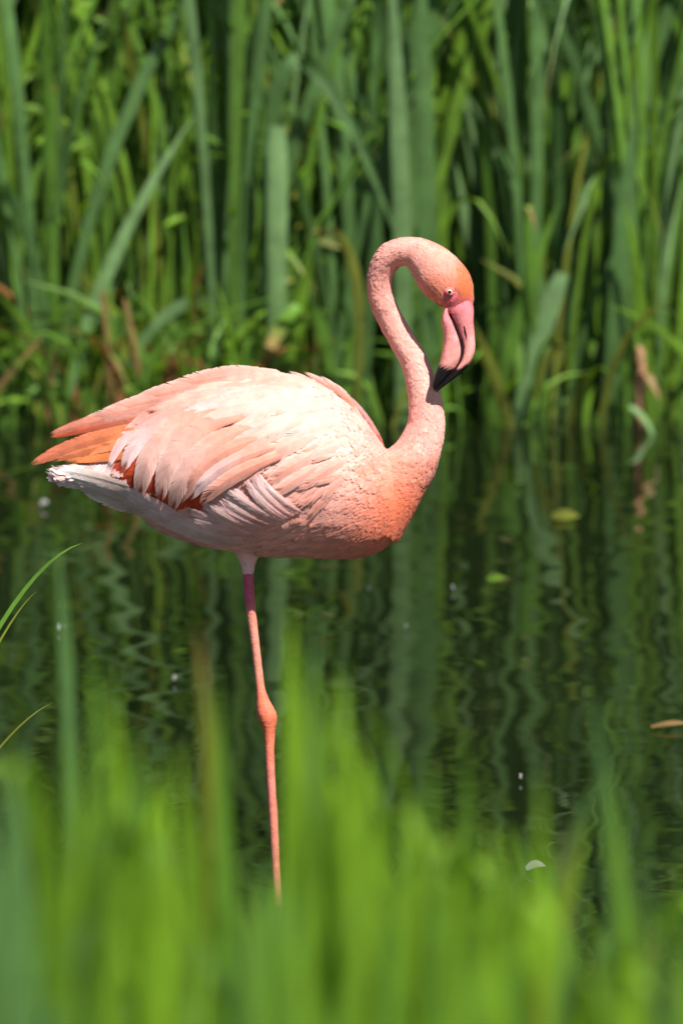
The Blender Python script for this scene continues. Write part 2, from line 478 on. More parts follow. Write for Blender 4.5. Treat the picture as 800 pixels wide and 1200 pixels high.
# the leaves one can name in the photograph, front of the bed
def far_leaf(label, path, width, colour, y=9.60, blunt=False, name="reed_leaf", dry_tip=0.0, side=None, rooted=True):
    """path: (base, control, tip) in photo pixels, on the plane of the bank's edge."""
    p = [at_y(q[0], q[1], y - 0.03 * k) for k, q in enumerate(path)]
    root = empty("reed_plant", (p[0].x, y, ground_z(p[0].x, y)))
    tag(root, label, "reed")
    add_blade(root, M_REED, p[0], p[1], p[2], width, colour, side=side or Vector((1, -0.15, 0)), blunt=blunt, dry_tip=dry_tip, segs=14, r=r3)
    return root
far_leaf("broad reed leaf arching over and drooping to the bird's neck loop", [(325, 520), (270, -260), (474, 300)], 0.046, 'blue', 9.58)
far_leaf("pale leaf leaning steeply right over the reeds behind the bird's tail", [(70, 520), (95, 330), (228, 135)], 0.036, 'pale', 9.56)
far_leaf("wide upright blunt reed leaf rising behind the bird's back", [(322, 520), (326, 330), (324, 148)], 0.050, 'pale', 9.57, blunt=True)
far_leaf("pale blunt cut leaf leaning right beside the bird's bill", [(600, 520), (620, 430), (658, 320)], 0.044, 'pale', 9.55, blunt=True)
far_leaf("green leaf leaning right above the pale cut leaf near the bill", [(575, 520), (590, 400), (655, 235)], 0.040, 'mid', 9.57)
far_leaf("limp yellowing leaf sloping down into the water past the bill", [(606, 535), (585, 450), (552, 375)], 0.032, 'olive', 9.52)
far_leaf("tall broad blue-green reed leaf above the bird's head", [(505, 520), (500, 250), (492, -90)], 0.054, 'blue', 9.60)
far_leaf("tall pale reed leaf above the bird's neck loop", [(470, 520), (478, 250), (455, -60)], 0.050, 'pale', 9.62)
far_leaf("wide upright reed leaf beside the brown broken stalk", [(715, 520), (725, 330), (742, 130)], 0.060, 'blue', 9.60)
far_leaf("bright green leaf with a bent neck beyond the brown stalk", [(762, 520), (760, 380), (730, 235)], 0.030, 'yellow', 9.56)
far_leaf("green leaf bent toward the bird's back with a dry cut end", [(395, 520), (380, 270), (316, 408)], 0.034, 'mid', 9.52, blunt=True, dry_tip=0.1)
far_leaf("short pale leaf lying level among the reeds behind the bird's tail", [(150, 430), (190, 352), (242, 352)], 0.030, 'pale', 9.54, blunt=True)
far_leaf("long leaf with a yellow tip hanging over beside the neck loop", [(415, 500), (440, 240), (362, 272)], 0.028, 'olive', 9.54, dry_tip=0.3)
far_leaf("rusty dry leaf stub standing behind the bird's rump", [(203, 520), (203, 470), (202, 420)], 0.036, 'rust', 9.53, blunt=True)
far_leaf("rusty dry reed stem behind the bird's tail", [(132, 520), (128, 420), (120, 340)], 0.013, 'dry', 9.55, blunt=True)
far_leaf("second rusty dry reed stem, bent, behind the bird's tail", [(172, 520), (165, 430), (146, 350)], 0.014, 'dry', 9.56, blunt=True)
far_leaf("straw-coloured dry stem slanting over the far bank beyond the tail", [(-30, 490), (10, 440), (52, 392)], 0.016, 'dry', 9.5)
far_leaf("bright green leaf crossing the reeds beside the neck loop", [(330, 470), (352, 350), (366, 300)], 0.034, 'yellow', 9.53)
far_leaf("yellow-tipped leaf bent double above the pale cut leaf", [(640, 520), (600, 150), (628, 272)], 0.026, 'mid', 9.53, dry_tip=0.25)
far_leaf("short yellowish leaf curling over beside the pale cut leaf", [(625, 470), (640, 395), (668, 405)], 0.022, 'olive', 9.5)

# brown broken stalk at the water's edge
def lathe(stations, ns=10, wob=0.0, r=rng):
    v = []
    for k, (c, rad) in enumerate(stations):
        c = Vector(c)
        for s in range(ns):
            a = 2 * math.pi * s / ns
            q = rad * (1 + r.uniform(-wob, wob))
            v.append(c + Vector((math.cos(a) * q, math.sin(a) * q, 0)))
    return v, ring_faces(len(stations), ns)
b = at_y(748, 512, 9.45)
root = empty("broken_stalk", (b.x, 9.45, BED))
tag(root, "brown broken dry stalk standing in shallow water before the reeds", "stalk")
st = [((b.x, 9.45, BED), 0.012)] + [(tuple(at_y(748 + q[0], q[1], 9.45)), q[2]) for q in ((0, 500, .013), (0, 480, .011), (1, 455, .014), (2, 430, .014), (1, 412, .010), (0, 405, .006))]
v, f = lathe(st, 10, 0.18)
adopt(mesh_obj("stem", v, f, M_DRY, None, [mix((.16, .09, .045), (.42, .22, .12), smooth(0, .3, q.z)) for q in v]), root)
p = at_y(748, 440, 9.45)
add_blade(root, M_REED, Vector((p.x, 9.44, p.z)), Vector((p.x + 0.02, 9.42, p.z + 0.03)), Vector((p.x + 0.05, 9.4, p.z - 0.06)), 0.02, 'dry', name="dry_husk", segs=5)
b = at_y(760, 520, 9.42)
root = empty("bent_shoot", (b.x, 9.42, BED)); tag(root, "pale bent shoot leaning left at the foot of the brown stalk", "reed")
add_blade(root, M_REED, Vector((b.x + 0.02, 9.42, BED)), at_y(768, 495, 9.42), at_y(738, 476, 9.42), 0.015, 'pale', segs=8, blunt=True)

# ------------------------------------------------------------------ the flamingo
foot = pt(327, 1092); foot.z = BED
BIRD = empty("flamingo", foot)
tag(BIRD, "pink flamingo standing on one leg in the pond, neck looped and bill down", "flamingo")

PINK, PALE = (0.78, 0.30, 0.24), (0.86, 0.46, 0.39)
CORAL, ORANGE = (0.76, 0.17, 0.07), (0.74, 0.20, 0.09)
WHITE, LILAC, RED = (0.84, 0.66, 0.64), (0.85, 0.50, 0.49), (0.62, 0.05, 0.012)
#        px   top  bottom half-width
TORSO = [(70, 551, 558, 4), (90, 542, 570, 16), (115, 528, 579, 30), (150, 505, 592, 50), (190, 473, 622, 72), (230, 455, 637, 87), (270, 443, 645, 95),
         (310, 439, 650, 97), (350, 443, 651, 94), (385, 454, 653, 88), (415, 477, 653, 77), (440, 512, 647, 61), (460, 540, 633, 43), (474, 563, 612, 24), (481, 580, 597, 8)]
#        px     py     r    depth  width-factor
NECK = [(430, 600, 50, 0, 1.0), (452, 576, 42, 0, 1.0), (470, 556, 34.5, 0, 1.0), (483, 540, 29, 0, 1.0), (493, 520, 24.5, 0, 1.0), (499, 497, 21.5, -2, 1.0), (498, 472, 19, -4, 1.0),
        (493, 449, 17, -6, 1.0), (484, 422, 15, -8, 1.0), (474, 404, 14.6, -10, 1.0), (464, 387, 14.2, -11, 1.0), (455, 370, 14, -11, 1.0), (447.5, 352, 14, -10, 1.0),
        (444.5, 334, 14, -8, 1.0), (447.5, 315, 14.6, -4, 1.0), (459.5, 299, 15.6, 2, 1.0), (481, 295, 17, 9, 0.95), (499, 305, 23, 14, 0.85), (514, 321, 27.5, 18, 0.78),
        (527, 336, 26.5, 20, 0.76), (533, 350, 22, 22, 0.76), (534, 360, 18.5, 23, 0.68), (529, 368, 15.5, 23.5, 0.78)]
THIGH = [(296, 610, 34, 6, 1), (292, 636, 22, 8, 1), (290, 650, 13.5, 8, 1), (290.5, 662, 8.6, 8, 1), (291, 675, 6.6, 8, 1)]
NS = 28
bv, bf = [], []
def add_loft(stations3, ns=NS):
    """stations3: (centre, normal-in-plane, half-height, half-width) in metres."""
    b = len(bv)
    for c, n, hh, hw in stations3:
        for s in range(ns):
            a = 2 * math.pi * s / ns
            bv.append(c + n * (hh * math.cos(a)) + Vector((0, -1, 0)) * (hw * math.sin(a)))
    bf.extend(tuple(i + b for i in q) for q in ring_faces(len(stations3), ns))
CENTRE = []                                                    # (point, direction feathers lie, feather length px)
tor = catmull(TORSO, 44)
S = []
for px, top, bot, hw in tor:
    a, b = pt(px, top), pt(px, bot)
    S.append(((a + b) / 2, Vector((0, 0, 1)), (a - b).length / 2, hw / PXM))
add_loft(S)
nk = catmull(NECK, 90)
pts = [pt(q[0], q[1], q[3]) for q in nk]
S = []
for i, q in enumerate(nk):
    tg = (pts[min(i + 1, len(pts) - 1)] - pts[max(i - 1, 0)]); tg.y = 0; tg.normalize()
    S.append((pts[i], Vector((-tg.z, 0, tg.x)), q[2] / PXM, q[2] * q[4] / PXM))
    CENTRE.append((pts[i], -tg, 9.5 if i < 62 else 6.5, 'n'))
add_loft(S)
pts = [pt(q[0], q[1], q[3]) for q in THIGH]
S = []
for i, q in enumerate(THIGH):
    S.append((pts[i], Vector((1, 0, 0)), q[2] / PXM, q[2] * q[4] / PXM))
    CENTRE.append((pts[i], Vector((0.0, 0, -1)), 11, 't'))
add_loft(S)
raw = bpy.data.meshes.new("raw"); raw.from_pydata([tuple(v) for v in bv], [], bf)
tmp = bpy.data.objects.new("raw", raw); COL.objects.link(tmp)
md = tmp.modifiers.new("r", 'REMESH'); md.mode = 'VOXEL'; md.voxel_size = 0.0032
ms = tmp.modifiers.new("s", 'SMOOTH'); ms.factor = 0.5; ms.iterations = 7
dg = bpy.context.evaluated_depsgraph_get()
body_me = bpy.data.meshes.new_from_object(tmp.evaluated_get(dg))
bpy.data.objects.remove(tmp)

def body_col(u, v, r=None):
    """plumage colour at side-view place u, v."""
    if v < 545 and u > 425:                                    # neck and head
        c = mix(PINK, PALE, 0.45 + 0.3 * smooth(330, 420, v))
        head = smooth(486, 512, u) * smooth(400, 372, v)
        c = mix(c, ORANGE, (0.22 + 0.42 * smooth(308, 332, v)) * head)
        fore = smooth(526, 542, u) * smooth(372, 350, v) * smooth(296, 318, v)
        c = mix(c, (0.62, 0.13, 0.03), 0.8 * fore)
        skin = smooth(13, 6, math.hypot((u - 528) * 0.9, v - 344)) if u < 540 else 0
        skin = max(skin, smooth(342, 352, v - 0.25 * (u - 535)) * smooth(515, 522, u) * (1 if v < 372 else 0))
        c = mix(c, (0.62, 0.13, 0.15), skin)
        c = mix(c, CORAL, 0.5 * smooth(515, 545, v))
    else:
        belly = smooth(520, 630, v)
        c = mix(mix(PALE, (0.88, 0.52, 0.44), smooth(300, 390, u) * smooth(590, 530, v)), PINK, 0.35 * belly)
        br = smooth(380, 470, u) * smooth(500, 590, v)
        c = mix(c, CORAL, 0.95 * br)
        c = mix(c, CORAL, 0.35 * smooth(330, 400, u) * smooth(560, 640, v))
        rear = smooth(330, 200, u) * smooth(560, 610, v)
        c = mix(c, LILAC, 0.4 * rear)
        c = mix(c, WHITE, smooth(190, 110, u))
        if v > 640 and 270 < u < 312: c = mix(c, LILAC, smooth(640, 662, v))
    return c
from mathutils import noise as mnoise
body_me.update()
vn = [q.normal.copy() for q in body_me.vertices]
for q, n in zip(body_me.vertices, vn):
    u, v = to_uv(q.co.x, q.co.z)
    low = smooth(440, 470, v) * smooth(640, 600, v) * smooth(440, 470, u)
    amp = 0.0002
    q.co += n * (amp * (mnoise.noise(q.co * 70) + 0.6 * mnoise.noise(q.co * 150)))
    if v < 440 and u > 425: q.co += n * (0.0003 * mnoise.noise(q.co * 45))
cols = []
for q in body_me.vertices:
    u, v = to_uv(q.co.x, q.co.z)
    cols.append(body_col(u, v))
a = body_me.color_attributes.new("Col", 'FLOAT_COLOR', 'POINT')
arr = np.ones((len(cols), 4), dtype=np.float32); arr[:, :3] = cols
a.data.foreach_set("color", arr.ravel())
body_me.polygons.foreach_set("use_smooth", [True] * len(body_me.polygons))
body_me.materials.clear(); body_me.materials.append(M_BODY)
body_me.name = "body"
body = bpy.data.objects.new("body", body_me); COL.objects.link(body); adopt(body, BIRD)

# contour feathers over the whole body, one joined coat
np_rng = np.random.default_rng(3)
npoly = len(body_me.polygons)
area = np.empty(npoly); body_me.polygons.foreach_get("area", area)
cen = np.empty(npoly * 3); body_me.polygons.foreach_get("center", cen); cen = cen.reshape(-1, 3)
nor = np.empty(npoly * 3); body_me.polygons.foreach_get("normal", nor); nor = nor.reshape(-1, 3)
CP = np.array([tuple(c[0]) for c in CENTRE])
KV, KF, KC, KU = [], [], [], []
def put_feather(p, n, d, L, Wd, col, lift):
    s = n.cross(d).normalized(); d = s.cross(n).normalized()
    b = len(KV)
    prof = ((0.0, 0.35, -0.04), (0.35, 0.9, 0.05), (0.7, 0.9, 0.5), (0.93, 0.5, 0.9))
    for t, w, h in prof:
        q = p + d * (L * (t - 0.3)) + n * (lift * L * h)
        w *= Wd / 2
        KV.extend((q - s * w - n * (0.18 * w), q + n * (0.12 * w), q + s * w - n * (0.18 * w)))
        KU.extend(((-1, t), (0, t), (1, t)))
        cc = tuple(x * (0.94 + 0.1 * t) for x in col)
        KC.extend((cc, cc, cc))
    KV.append(p + d * (L * 0.72) + n * (lift * L)); KU.append((0, 1)); KC.append(col)
    for k in range(3):
        r = b + k * 3
        KF.extend(((r, r + 1, r + 4, r + 3), (r + 1, r + 2, r + 5, r + 4)))
    r = b + 9
    KF.extend(((r, r + 1, r + 3), (r + 1, r + 2, r + 3)))
neck_area = area * ((cen[:, 2] > pt(0, 560).z) & (cen[:, 0] > pt(430, 0).x))
idx = np.concatenate((np_rng.choice(npoly, size=30000, p=area / area.sum()), np_rng.choice(npoly, size=11000, p=neck_area / neck_area.sum())))
rk = random.Random(11)
for i in idx:
    p = Vector(cen[i]); n = Vector(nor[i])
    u, v = to_uv(p.x, p.z)
    if p.y > D + 0.03 and n.y > 0.5 and rk.random() < 0.6: continue          # far side: thinner cover
    if v > 674: continue
    if u > 515 and v > 352 and v < 400: continue                             # bare skin at the bill's root
    if math.hypot(u - 527, v - 342) < 9 and 318 < v < 372: continue          # round the eye
    k = int(np.argmin(((CP - cen[i]) ** 2).sum(1))); dist = (CP[k] - cen[i])
    c0 = CENTRE[k]
    torso_d = Vector((-1, 0, -0.18 - 0.25 * smooth(470, 420, u)))
    is_neck = c0[3] == 'n' and (v < 535 and u > 425)
    if is_neck:
        d, L = c0[1].copy(), c0[2]
    elif c0[3] == 't' and v > 630 and 262 < u < 318:
        d, L = Vector((0.0, 0, -1)), 11
    else:
        w = smooth(500, 590, v) * smooth(420, 470, u)
        d = torso_d
        L = 24 - 8 * smooth(330, 400, u) - 7 * smooth(540, 590, v) * smooth(370, 420, u)
        if u < 200: L = 24
        if rk.random() < 0.25 * smooth(400, 330, u): continue
    d = (d + Vector((rk.gauss(0, .16), rk.gauss(0, .16), rk.gauss(0, .16)))).normalized()
    if abs(d.dot(n)) > 0.95: continue
    L = L / PXM * rk.uniform(0.75, 1.3)
    col = body_col(u + rk.uniform(-6, 6) * (1 if not is_neck else .4), v + rk.uniform(-5, 5) * (1 if not is_neck else .4))
    j = rk.uniform(0.88, 1.12)
    if is_neck: j *= 1.1
    if is_neck and rk.random() < 0.3: col = mix(col, CORAL, 0.14)
    col = tuple(min(0.95, x * j) for x in col)
    if rk.random() < 0.25: col = mix(col, CORAL, 0.3 * smooth(440, 520, v))
    put_feather(p + n * (0.0004 if u > 300 else -0.0012), n, d, L, L * rk.uniform(0.42, 0.6), col, rk.uniform(0.03, 0.08) if is_neck else rk.uniform(0.01, 0.045) + 0.02 * smooth(390, 440, u) * smooth(540, 590, v))
pl = mesh_obj("contour_plumage", KV, KF, M_DOWN, None, KC, KU)
adopt(pl, BIRD); tag(pl, kind="stuff")

# wing feathers: lie on the flank's surface
def surf(px, py):
    qx, qy, w = px, py, 0
    for _ in range(4):
        top, bot, hw = lerp_table(TORSO, qx)
        c, hh = (top + bot) / 2, (bot - top) / 2 + 1.5
        t = max(-0.985, min(0.985, (qy - c) / hh))
        w = (hw + 1) * math.sqrt(1 - t * t)
        k = w / PXM / D
        qx, qy = px - k * (px - 400), py - k * (py + 232)
    return w
def feather_geo(p0, p1, p2, width, c0, c1, off0, off1, segs=16, r=rng, cup=0.12, tipround=2.6, ragged=0.06):
    v, f, c, uv = [], [], [], []
    soft = c1[1] > 0.3
    edge_c, deep_c = (0.90, 0.66, 0.60), (0.72, 0.22, 0.12)
    P = []
    for i in range(segs + 1):
        t = i / segs
        q = (p0[0] * (1 - t) ** 2 + p1[0] * 2 * t * (1 - t) + p2[0] * t * t, p0[1] * (1 - t) ** 2 + p1[1] * 2 * t * (1 - t) + p2[1] * t * t)
        P.append(q)
    L = sum(math.hypot(P[i + 1][0] - P[i][0], P[i + 1][1] - P[i][1]) for i in range(segs))
    def on(t):
        t = min(1.0, max(0.0, t)); g = t * segs; i = min(int(g), segs - 1); g -= i
        return P[i][0] + (P[i + 1][0] - P[i][0]) * g, P[i][1] + (P[i + 1][1] - P[i][1]) * g
    nb = max(10, int(L / 2.1))
    for sg in (-1, 1):
        for i in range(nb):
            t = (i + 0.5) / nb
            x0, y0 = on(t * 0.92); xa, ya = on(t * 0.92 - 0.04); xb, yb = on(t * 0.92 + 0.04)
            dx, dy = xb - xa, yb - ya; l = math.hypot(dx, dy) or 1
            dx, dy = dx / l, dy / l
            w = (0.5 + 0.5 * smooth(0, 0.4, t)) * max(0.0, 1 - t ** (tipround * 2.2)) ** 0.55
            w = max(w, 0.12) * width / 2 * (1 + (r.uniform(-0.8, 0.5) if r.random() < 0.85 else r.uniform(-3.5, 0.8)) * ragged)
            off = off0 + (off1 - off0) * math.sin(math.pi * min(1.0, 0.62 * t + 0.02)) * (1 - 0.5 * smooth(0.8, 1.0, t)) + r.uniform(-0.12, 0.12)
            fw = width * (0.30 + 0.40 * t)                       # barbs sweep towards the tip
            j = r.uniform(0.96, 1.035)
            b = len(v)
            for s_, th in ((0.0, 2.4), (0.55, 2.4), (1.0, 1.35)):
                cx, cy = x0 - dy * sg * w * s_ + dx * fw * s_ ** 1.4, y0 + dx * sg * w * s_ + dy * fw * s_ ** 1.4
                cc = mix(mix(c0, c1, smooth(0.05, 0.95, t)), edge_c, (0.5 * s_ * s_ * smooth(0.15, 0.7, t)) if soft else 0.0)
                if soft: cc = mix(cc, deep_c, 0.34 * (1 - t) * smooth(0.1, 0.4, t) * (1 - abs(2 * s_ - 1.1)) if 0 < s_ < 1 else 0.0)  # shading between feathers painted in as deep orange towards the base
                bulge = (1 - s_ * s_) * w * cup - s_ * s_ * w * 0.5 * cup
                for e in (-1, 1):
                    x, y = cx + dx * th * e, cy + dy * th * e
                    v.append(pt(x, y, surf(x, y) + 0.6 + off + bulge))
                    c.append(tuple(min(0.95, q * j) for q in cc)); uv.append((sg * s_, t * L / width * 0.9))
            q = [(b, b + 1, b + 3, b + 2), (b + 2, b + 3, b + 5, b + 4)]
            f += q if sg > 0 else [z[::-1] for z in q]
    return v, f, c, uv
WING = adopt(bpy.data.objects.new("wing", None), BIRD); COL.objects.link(WING); WING.location = (0, 0, 0)
WINGF = adopt(bpy.data.objects.new("wing", None), BIRD); COL.objects.link(WINGF); WINGF.location = (0, 0, 0)
TAIL = adopt(bpy.data.objects.new("tail", None), BIRD); COL.objects.link(TAIL); TAIL.location = (0, 0, 0)
def feather(p0, p1, p2, width, c0, c1, off0=1.0, off1=6.0, name="feather", both=True, parent=None, **kw):
    j = rf.uniform(0.95, 1.04)
    c0 = tuple(min(.95, x * j) for x in c0); c1 = tuple(min(.95, x * j) for x in c1)
    v, f, c, uv = feather_geo(p0, p1, p2, width, c0, c1, off0, off1, **kw)
    if both != 'far':
        o = mesh_obj(name, v, f, M_FEATHER, None, c, uv)
        o.parent = parent or WING; o.location = -foot
    if both:
        vm = [Vector((q.x, 2 * D - q.y, q.z)) for q in v]
        o2 = mesh_obj(name, vm, [q[::-1] for q in f], M_FEATHER, None, c, uv)
        o2.parent = WINGF; o2.location = -foot
rf = random.Random(9)
P1, P2, P3 = (0.82, 0.36, 0.27), (0.87, 0.51, 0.43), (0.84, 0.58, 0.57)
# red patch and orange quills, lowest layer
for q in (((225, 505), (180, 525), (140, 552)), ((228, 510), (180, 535), (146, 566)), ((235, 520), (190, 535), (146, 556)), ((240, 530), (200, 550), (158, 572)), ((245, 540), (210, 562), (176, 588)), ((250, 550), (225, 572), (196, 596)), ((262, 560), (245, 574), (222, 590))):
    feather(*q, 28, RED, (0.62, 0.07, 0.02), -2, 0, name="covert_feather")
for q, w, ca, cb_ in ((((210, 478), (140, 492), (54, 514)), 13, (0.70, 0.30, 0.20), (0.62, 0.12, 0.06)),
                 (((215, 474), (130, 486), (58, 509)), 16, P1, (0.68, 0.24, 0.16)),
                 (((205, 500), (115, 504), (38, 544)), 22, (0.72, 0.24, 0.09), (0.68, 0.20, 0.11)),
                 (((200, 510), (130, 516), (62, 540)), 17, (0.72, 0.26, 0.08), (0.70, 0.22, 0.10)),
                 (((190, 524), (130, 538), (74, 540)), 11, (0.70, 0.18, 0.04), (0.70, 0.22, 0.07))):
    feather(*q, w, ca, cb_, 2, 2, name="flight_feather", tipround=1.4)
# rump and long scapulars running back along the top line
for q, w in ((((300, 442), (225, 446), (150, 476)), 24), (((330, 439), (262, 434), (196, 458)), 24), (((280, 452), (200, 458), (112, 489)), 22), (((260, 462), (180, 470), (96, 494)), 20),
             (((300, 456), (220, 462), (140, 500)), 26), (((360, 446), (300, 440), (240, 452)), 20), (((390, 458), (340, 443), (290, 446)), 18)):
    feather(*q, w, P2, P1, 0, 3, name="scapular_feather", both=False)
# draped tertials with rounded hanging tips
PKL = (0.86, 0.60, 0.59)
TERT = [((205, 472), (152, 486), (127, 549), 13, LILAC), ((238, 474), (168, 488), (147, 547), 22, PKL), ((268, 478), (176, 486), (165, 579), 29, P2),
        ((292, 486), (200, 492), (190, 581), 29, P2), ((304, 500), (222, 512), (203, 596), 26, P2), ((314, 512), (238, 526), (214, 584), 23, P1),
        ((322, 524), (252, 540), (226, 580), 21, PKL), ((330, 534), (268, 552), (240, 586), 20, P1)]
for k, (a, b, c, w, col) in enumerate(TERT):
    feather(a, b, c, w, mix(P1, CORAL, .12), col, 0.5 + 0.5 * k, 4.5 + 0.7 * k, name="tertial_feather", tipround=2.2, cup=0.22, ragged=0.05)
# coverts lying over the tertials, and smaller ones towards the shoulder
COVERT = [((300, 468), (232, 472), (186, 506), 24, PKL), ((322, 474), (258, 480), (212, 520), 24, P2), ((338, 486), (282, 494), (236, 540), 25, P2), ((348, 500), (298, 512), (256, 556), 24, P1), ((352, 516), (312, 532), (276, 572), 22, P1),
          ((345, 458), (288, 458), (234, 484), 22, P2), ((368, 468), (318, 472), (272, 500), 24, P2), ((384, 482), (330, 490), (276, 530), 26, P2), ((392, 500), (342, 514), (296, 550), 24, P1), ((390, 520), (350, 538), (312, 568), 22, P1),
          ((386, 540), (352, 560), (322, 582), 18, P1), ((402, 472), (362, 472), (322, 488), 20, P2), ((412, 490), (370, 496), (330, 520), 20, P2), ((416, 510), (378, 522), (340, 548), 18, P2), ((412, 532), (380, 548), (350, 572), 16, P1),
          ((384, 460), (346, 456), (306, 464), 18, P2)]
for k, (a, b, c, w, col) in enumerate(COVERT):
    dx, dy = rf.uniform(-4, 4), rf.uniform(-3, 3)
    feather((a[0] + dx, a[1] + dy), (b[0] + dx, b[1] + dy), (c[0] + dx, c[1] + dy), w, body_col(*a), col, -1.2, 4.2 + rf.uniform(-.5, 1.5) - (1.6 if a[0] > 380 else 0), name="covert_feather", tipround=1.7, cup=0.16, ragged=0.09, both=False)
for k in range(26):                                            # loose fluffy ones over the wing's lower half
    u, v = rf.uniform(330, 410), rf.uniform(520, 585)
    L, an = rf.uniform(26, 44), math.radians(rf.uniform(14, 48))
    feather((u, v), (u - .5 * L * math.cos(an * .6), v + .5 * L * math.sin(an * .6)), (u - L * math.cos(an), v + L * math.sin(an)), rf.uniform(7, 12), body_col(u, v), mix(P1, CORAL, 0.25 * rf.random()), -0.8, rf.uniform(1.5, 3.5),
            name="covert_feather", segs=7, tipround=1.1, ragged=0.2, cup=0.1, both=False)
# the far wing's leading edge, seen past the shoulder
for q in (((454, 544), (440, 504), (408, 468)),):
    feather(*q, 9, mix(P1, LILAC, .5), LILAC, 1, 4, name="covert_feather", segs=8, tipround=1.2, both='far')
# serrated tips standing up along the shoulder line
for q in (((394, 462), (380, 446), (358, 437)), ((406, 471), (394, 452), (376, 442)), ((416, 481), (406, 461), (391, 450)), ((376, 455), (360, 444), (340, 436))):
    feather(*q, 8, P1, P2, 0, 1.5, name="scapular_feather", segs=8, tipround=0.9, both=False)
# flank feathers brushed up over the wing's lower edge
for k in range(24):
    t = (k + rf.uniform(-.3, .3)) / 23
    bx, by = 352 - 62 * t, 600 + 26 * t
    L, an = rf.uniform(56, 84), math.radians(44 - 22 * t + rf.uniform(-7, 7))
    tp = (bx - L * math.cos(an), by - L * math.sin(an))
    ct = (bx - 0.5 * L * math.cos(an * 0.7), by - 0.5 * L * math.sin(an * 0.7) + 2)
    feather((bx, by), ct, tp, rf.uniform(8, 14), mix(P1, LILAC, rf.random()), mix(LILAC, WHITE, rf.random()), 1, rf.uniform(3, 6.5), name="flank_feather", segs=9, tipround=1.2, ragged=0.15)
# belly edge feathers towards the tail
for q in (((265, 630), (225, 622), (185, 604)), ((240, 620), (200, 610), (160, 592)), ((220, 612), (180, 596), (140, 576)), ((285, 634), (250, 630), (210, 616))):
    feather(*q, 22, LILAC, WHITE, 0, 2, name="flank_feather", segs=8)
# under-tail coverts and tail quills
for q, w in ((((160, 580), (110, 566), (56, 552)), 16), (((170, 592), (120, 578), (70, 557)), 16), (((180, 600), (140, 592), (100, 573)), 18), (((150, 570), (105, 556), (66, 549)), 14), (((165, 586), (125, 570), (84, 562)), 18)):
    feather(*q, w, (0.70, 0.54, 0.48), (0.76, 0.70, 0.66), 1, 2, name="tail_feather", parent=TAIL, both=False, segs=9, ragged=0.1)
for q in (((150, 540), (110, 548), (76, 552)), ((155, 552), (120, 558), (86, 560))):
    feather(*q, 22, (0.50, 0.34, 0.16), (0.44, 0.38, 0.24), -4, -3, name="tail_feather", parent=TAIL, both=False, segs=8)

# bill
BR = [(549, 344), (554.5, 360), (554.5, 378), (556, 394), (556.5, 408), (553.5, 420), (547, 430), (538, 439), (527, 447.5), (517, 455), (511, 460)]
BG = [(532, 346), (526, 364), (531, 377), (536, 389), (540, 400), (541.5, 410), (540, 420), (535, 430), (526.5, 440), (517, 450), (509.5, 458)]
BL = [(525, 348), (516.5, 373), (519, 386), (519.2, 397), (518, 408), (516.2, 419), (514, 427), (510, 437), (507.5, 445), (506, 452), (508.5, 458.5)]
BW = [(11.5,), (16.0,), (14.6,), (12.6,), (12,), (11.6,), (11,), (9.6,), (7.6,), (5,), (1.5,)]
NB = 33
R_, G_, L_, W_ = catmull(BR, NB), catmull(BG, NB), catmull(BL, NB), catmull(BW, NB)
BZ = 23.5
PKB, BLK = (0.74, 0.23, 0.24), (0.008, 0.007, 0.008)
def bill_part(name, A, B, wf, lower):
    v, c = [], []
    ns = 20
    for i in range(NB):
        a, b, w = A[i], B[i], W_[i][0] * wf
        cx, cy = (a[0] + b[0]) / 2, (a[1] + b[1]) / 2
        hx, hy = (a[0] - b[0]) / 2, (a[1] - b[1]) / 2
        for s in range(ns):
            an = 2 * math.pi * s / ns
            k, m = math.cos(an), math.sin(an)
            k = math.copysign(abs(k) ** 0.8, k); m = math.copysign(abs(m) ** 0.8, m)
            x, y = cx + hx * k, cy + hy * k
            v.append(pt(x, y, BZ + w * m))
            # black tip: line rising from the inner edge to the outer one
            edge = 431 - 0.05 * (x - 515) + 2.5 * math.sin(x * 0.33)
            if lower: edge = 428 + 4 * smooth(512, 530, x)
            col = mix(PKB, (0.78, 0.31, 0.27), smooth(370, 420, y))
            col = mix((0.68, 0.16, 0.20), col, smooth(352, 372, y))
            c.append(mix(col, BLK, smooth(edge - 2.2, edge + 1.2, y)))
    o = mesh_obj(name, v, ring_faces(NB, ns), M_BILL, None, c)
    return adopt(o, BIRD)
up = bill_part("upper_bill", R_, [(g[0] + 0.6, g[1] - .1) for g in G_], 0.92, False)
W_ = catmull([(6,), (12.0,), (13.2,)] + BW[3:], NB)
lo = bill_part("lower_bill", [(g[0] - 0.6, g[1] + .1) for g in G_], L_, 1.0, True)
def tube(path, rad, ns=8):
    v = []
    for i, p in enumerate(path):
        tg = (path[min(i + 1, len(path) - 1)] - path[max(i - 1, 0)]).normalized()
        s = tg.cross(Vector((0, 1, 0))).normalized(); n = s.cross(tg)
        rr = rad(i / (len(path) - 1)) if callable(rad) else rad
        v += [p + s * (rr * math.cos(2 * math.pi * k / ns)) + n * (rr * math.sin(2 * math.pi * k / ns)) for k in range(ns)]
    return v, ring_faces(len(path), ns)
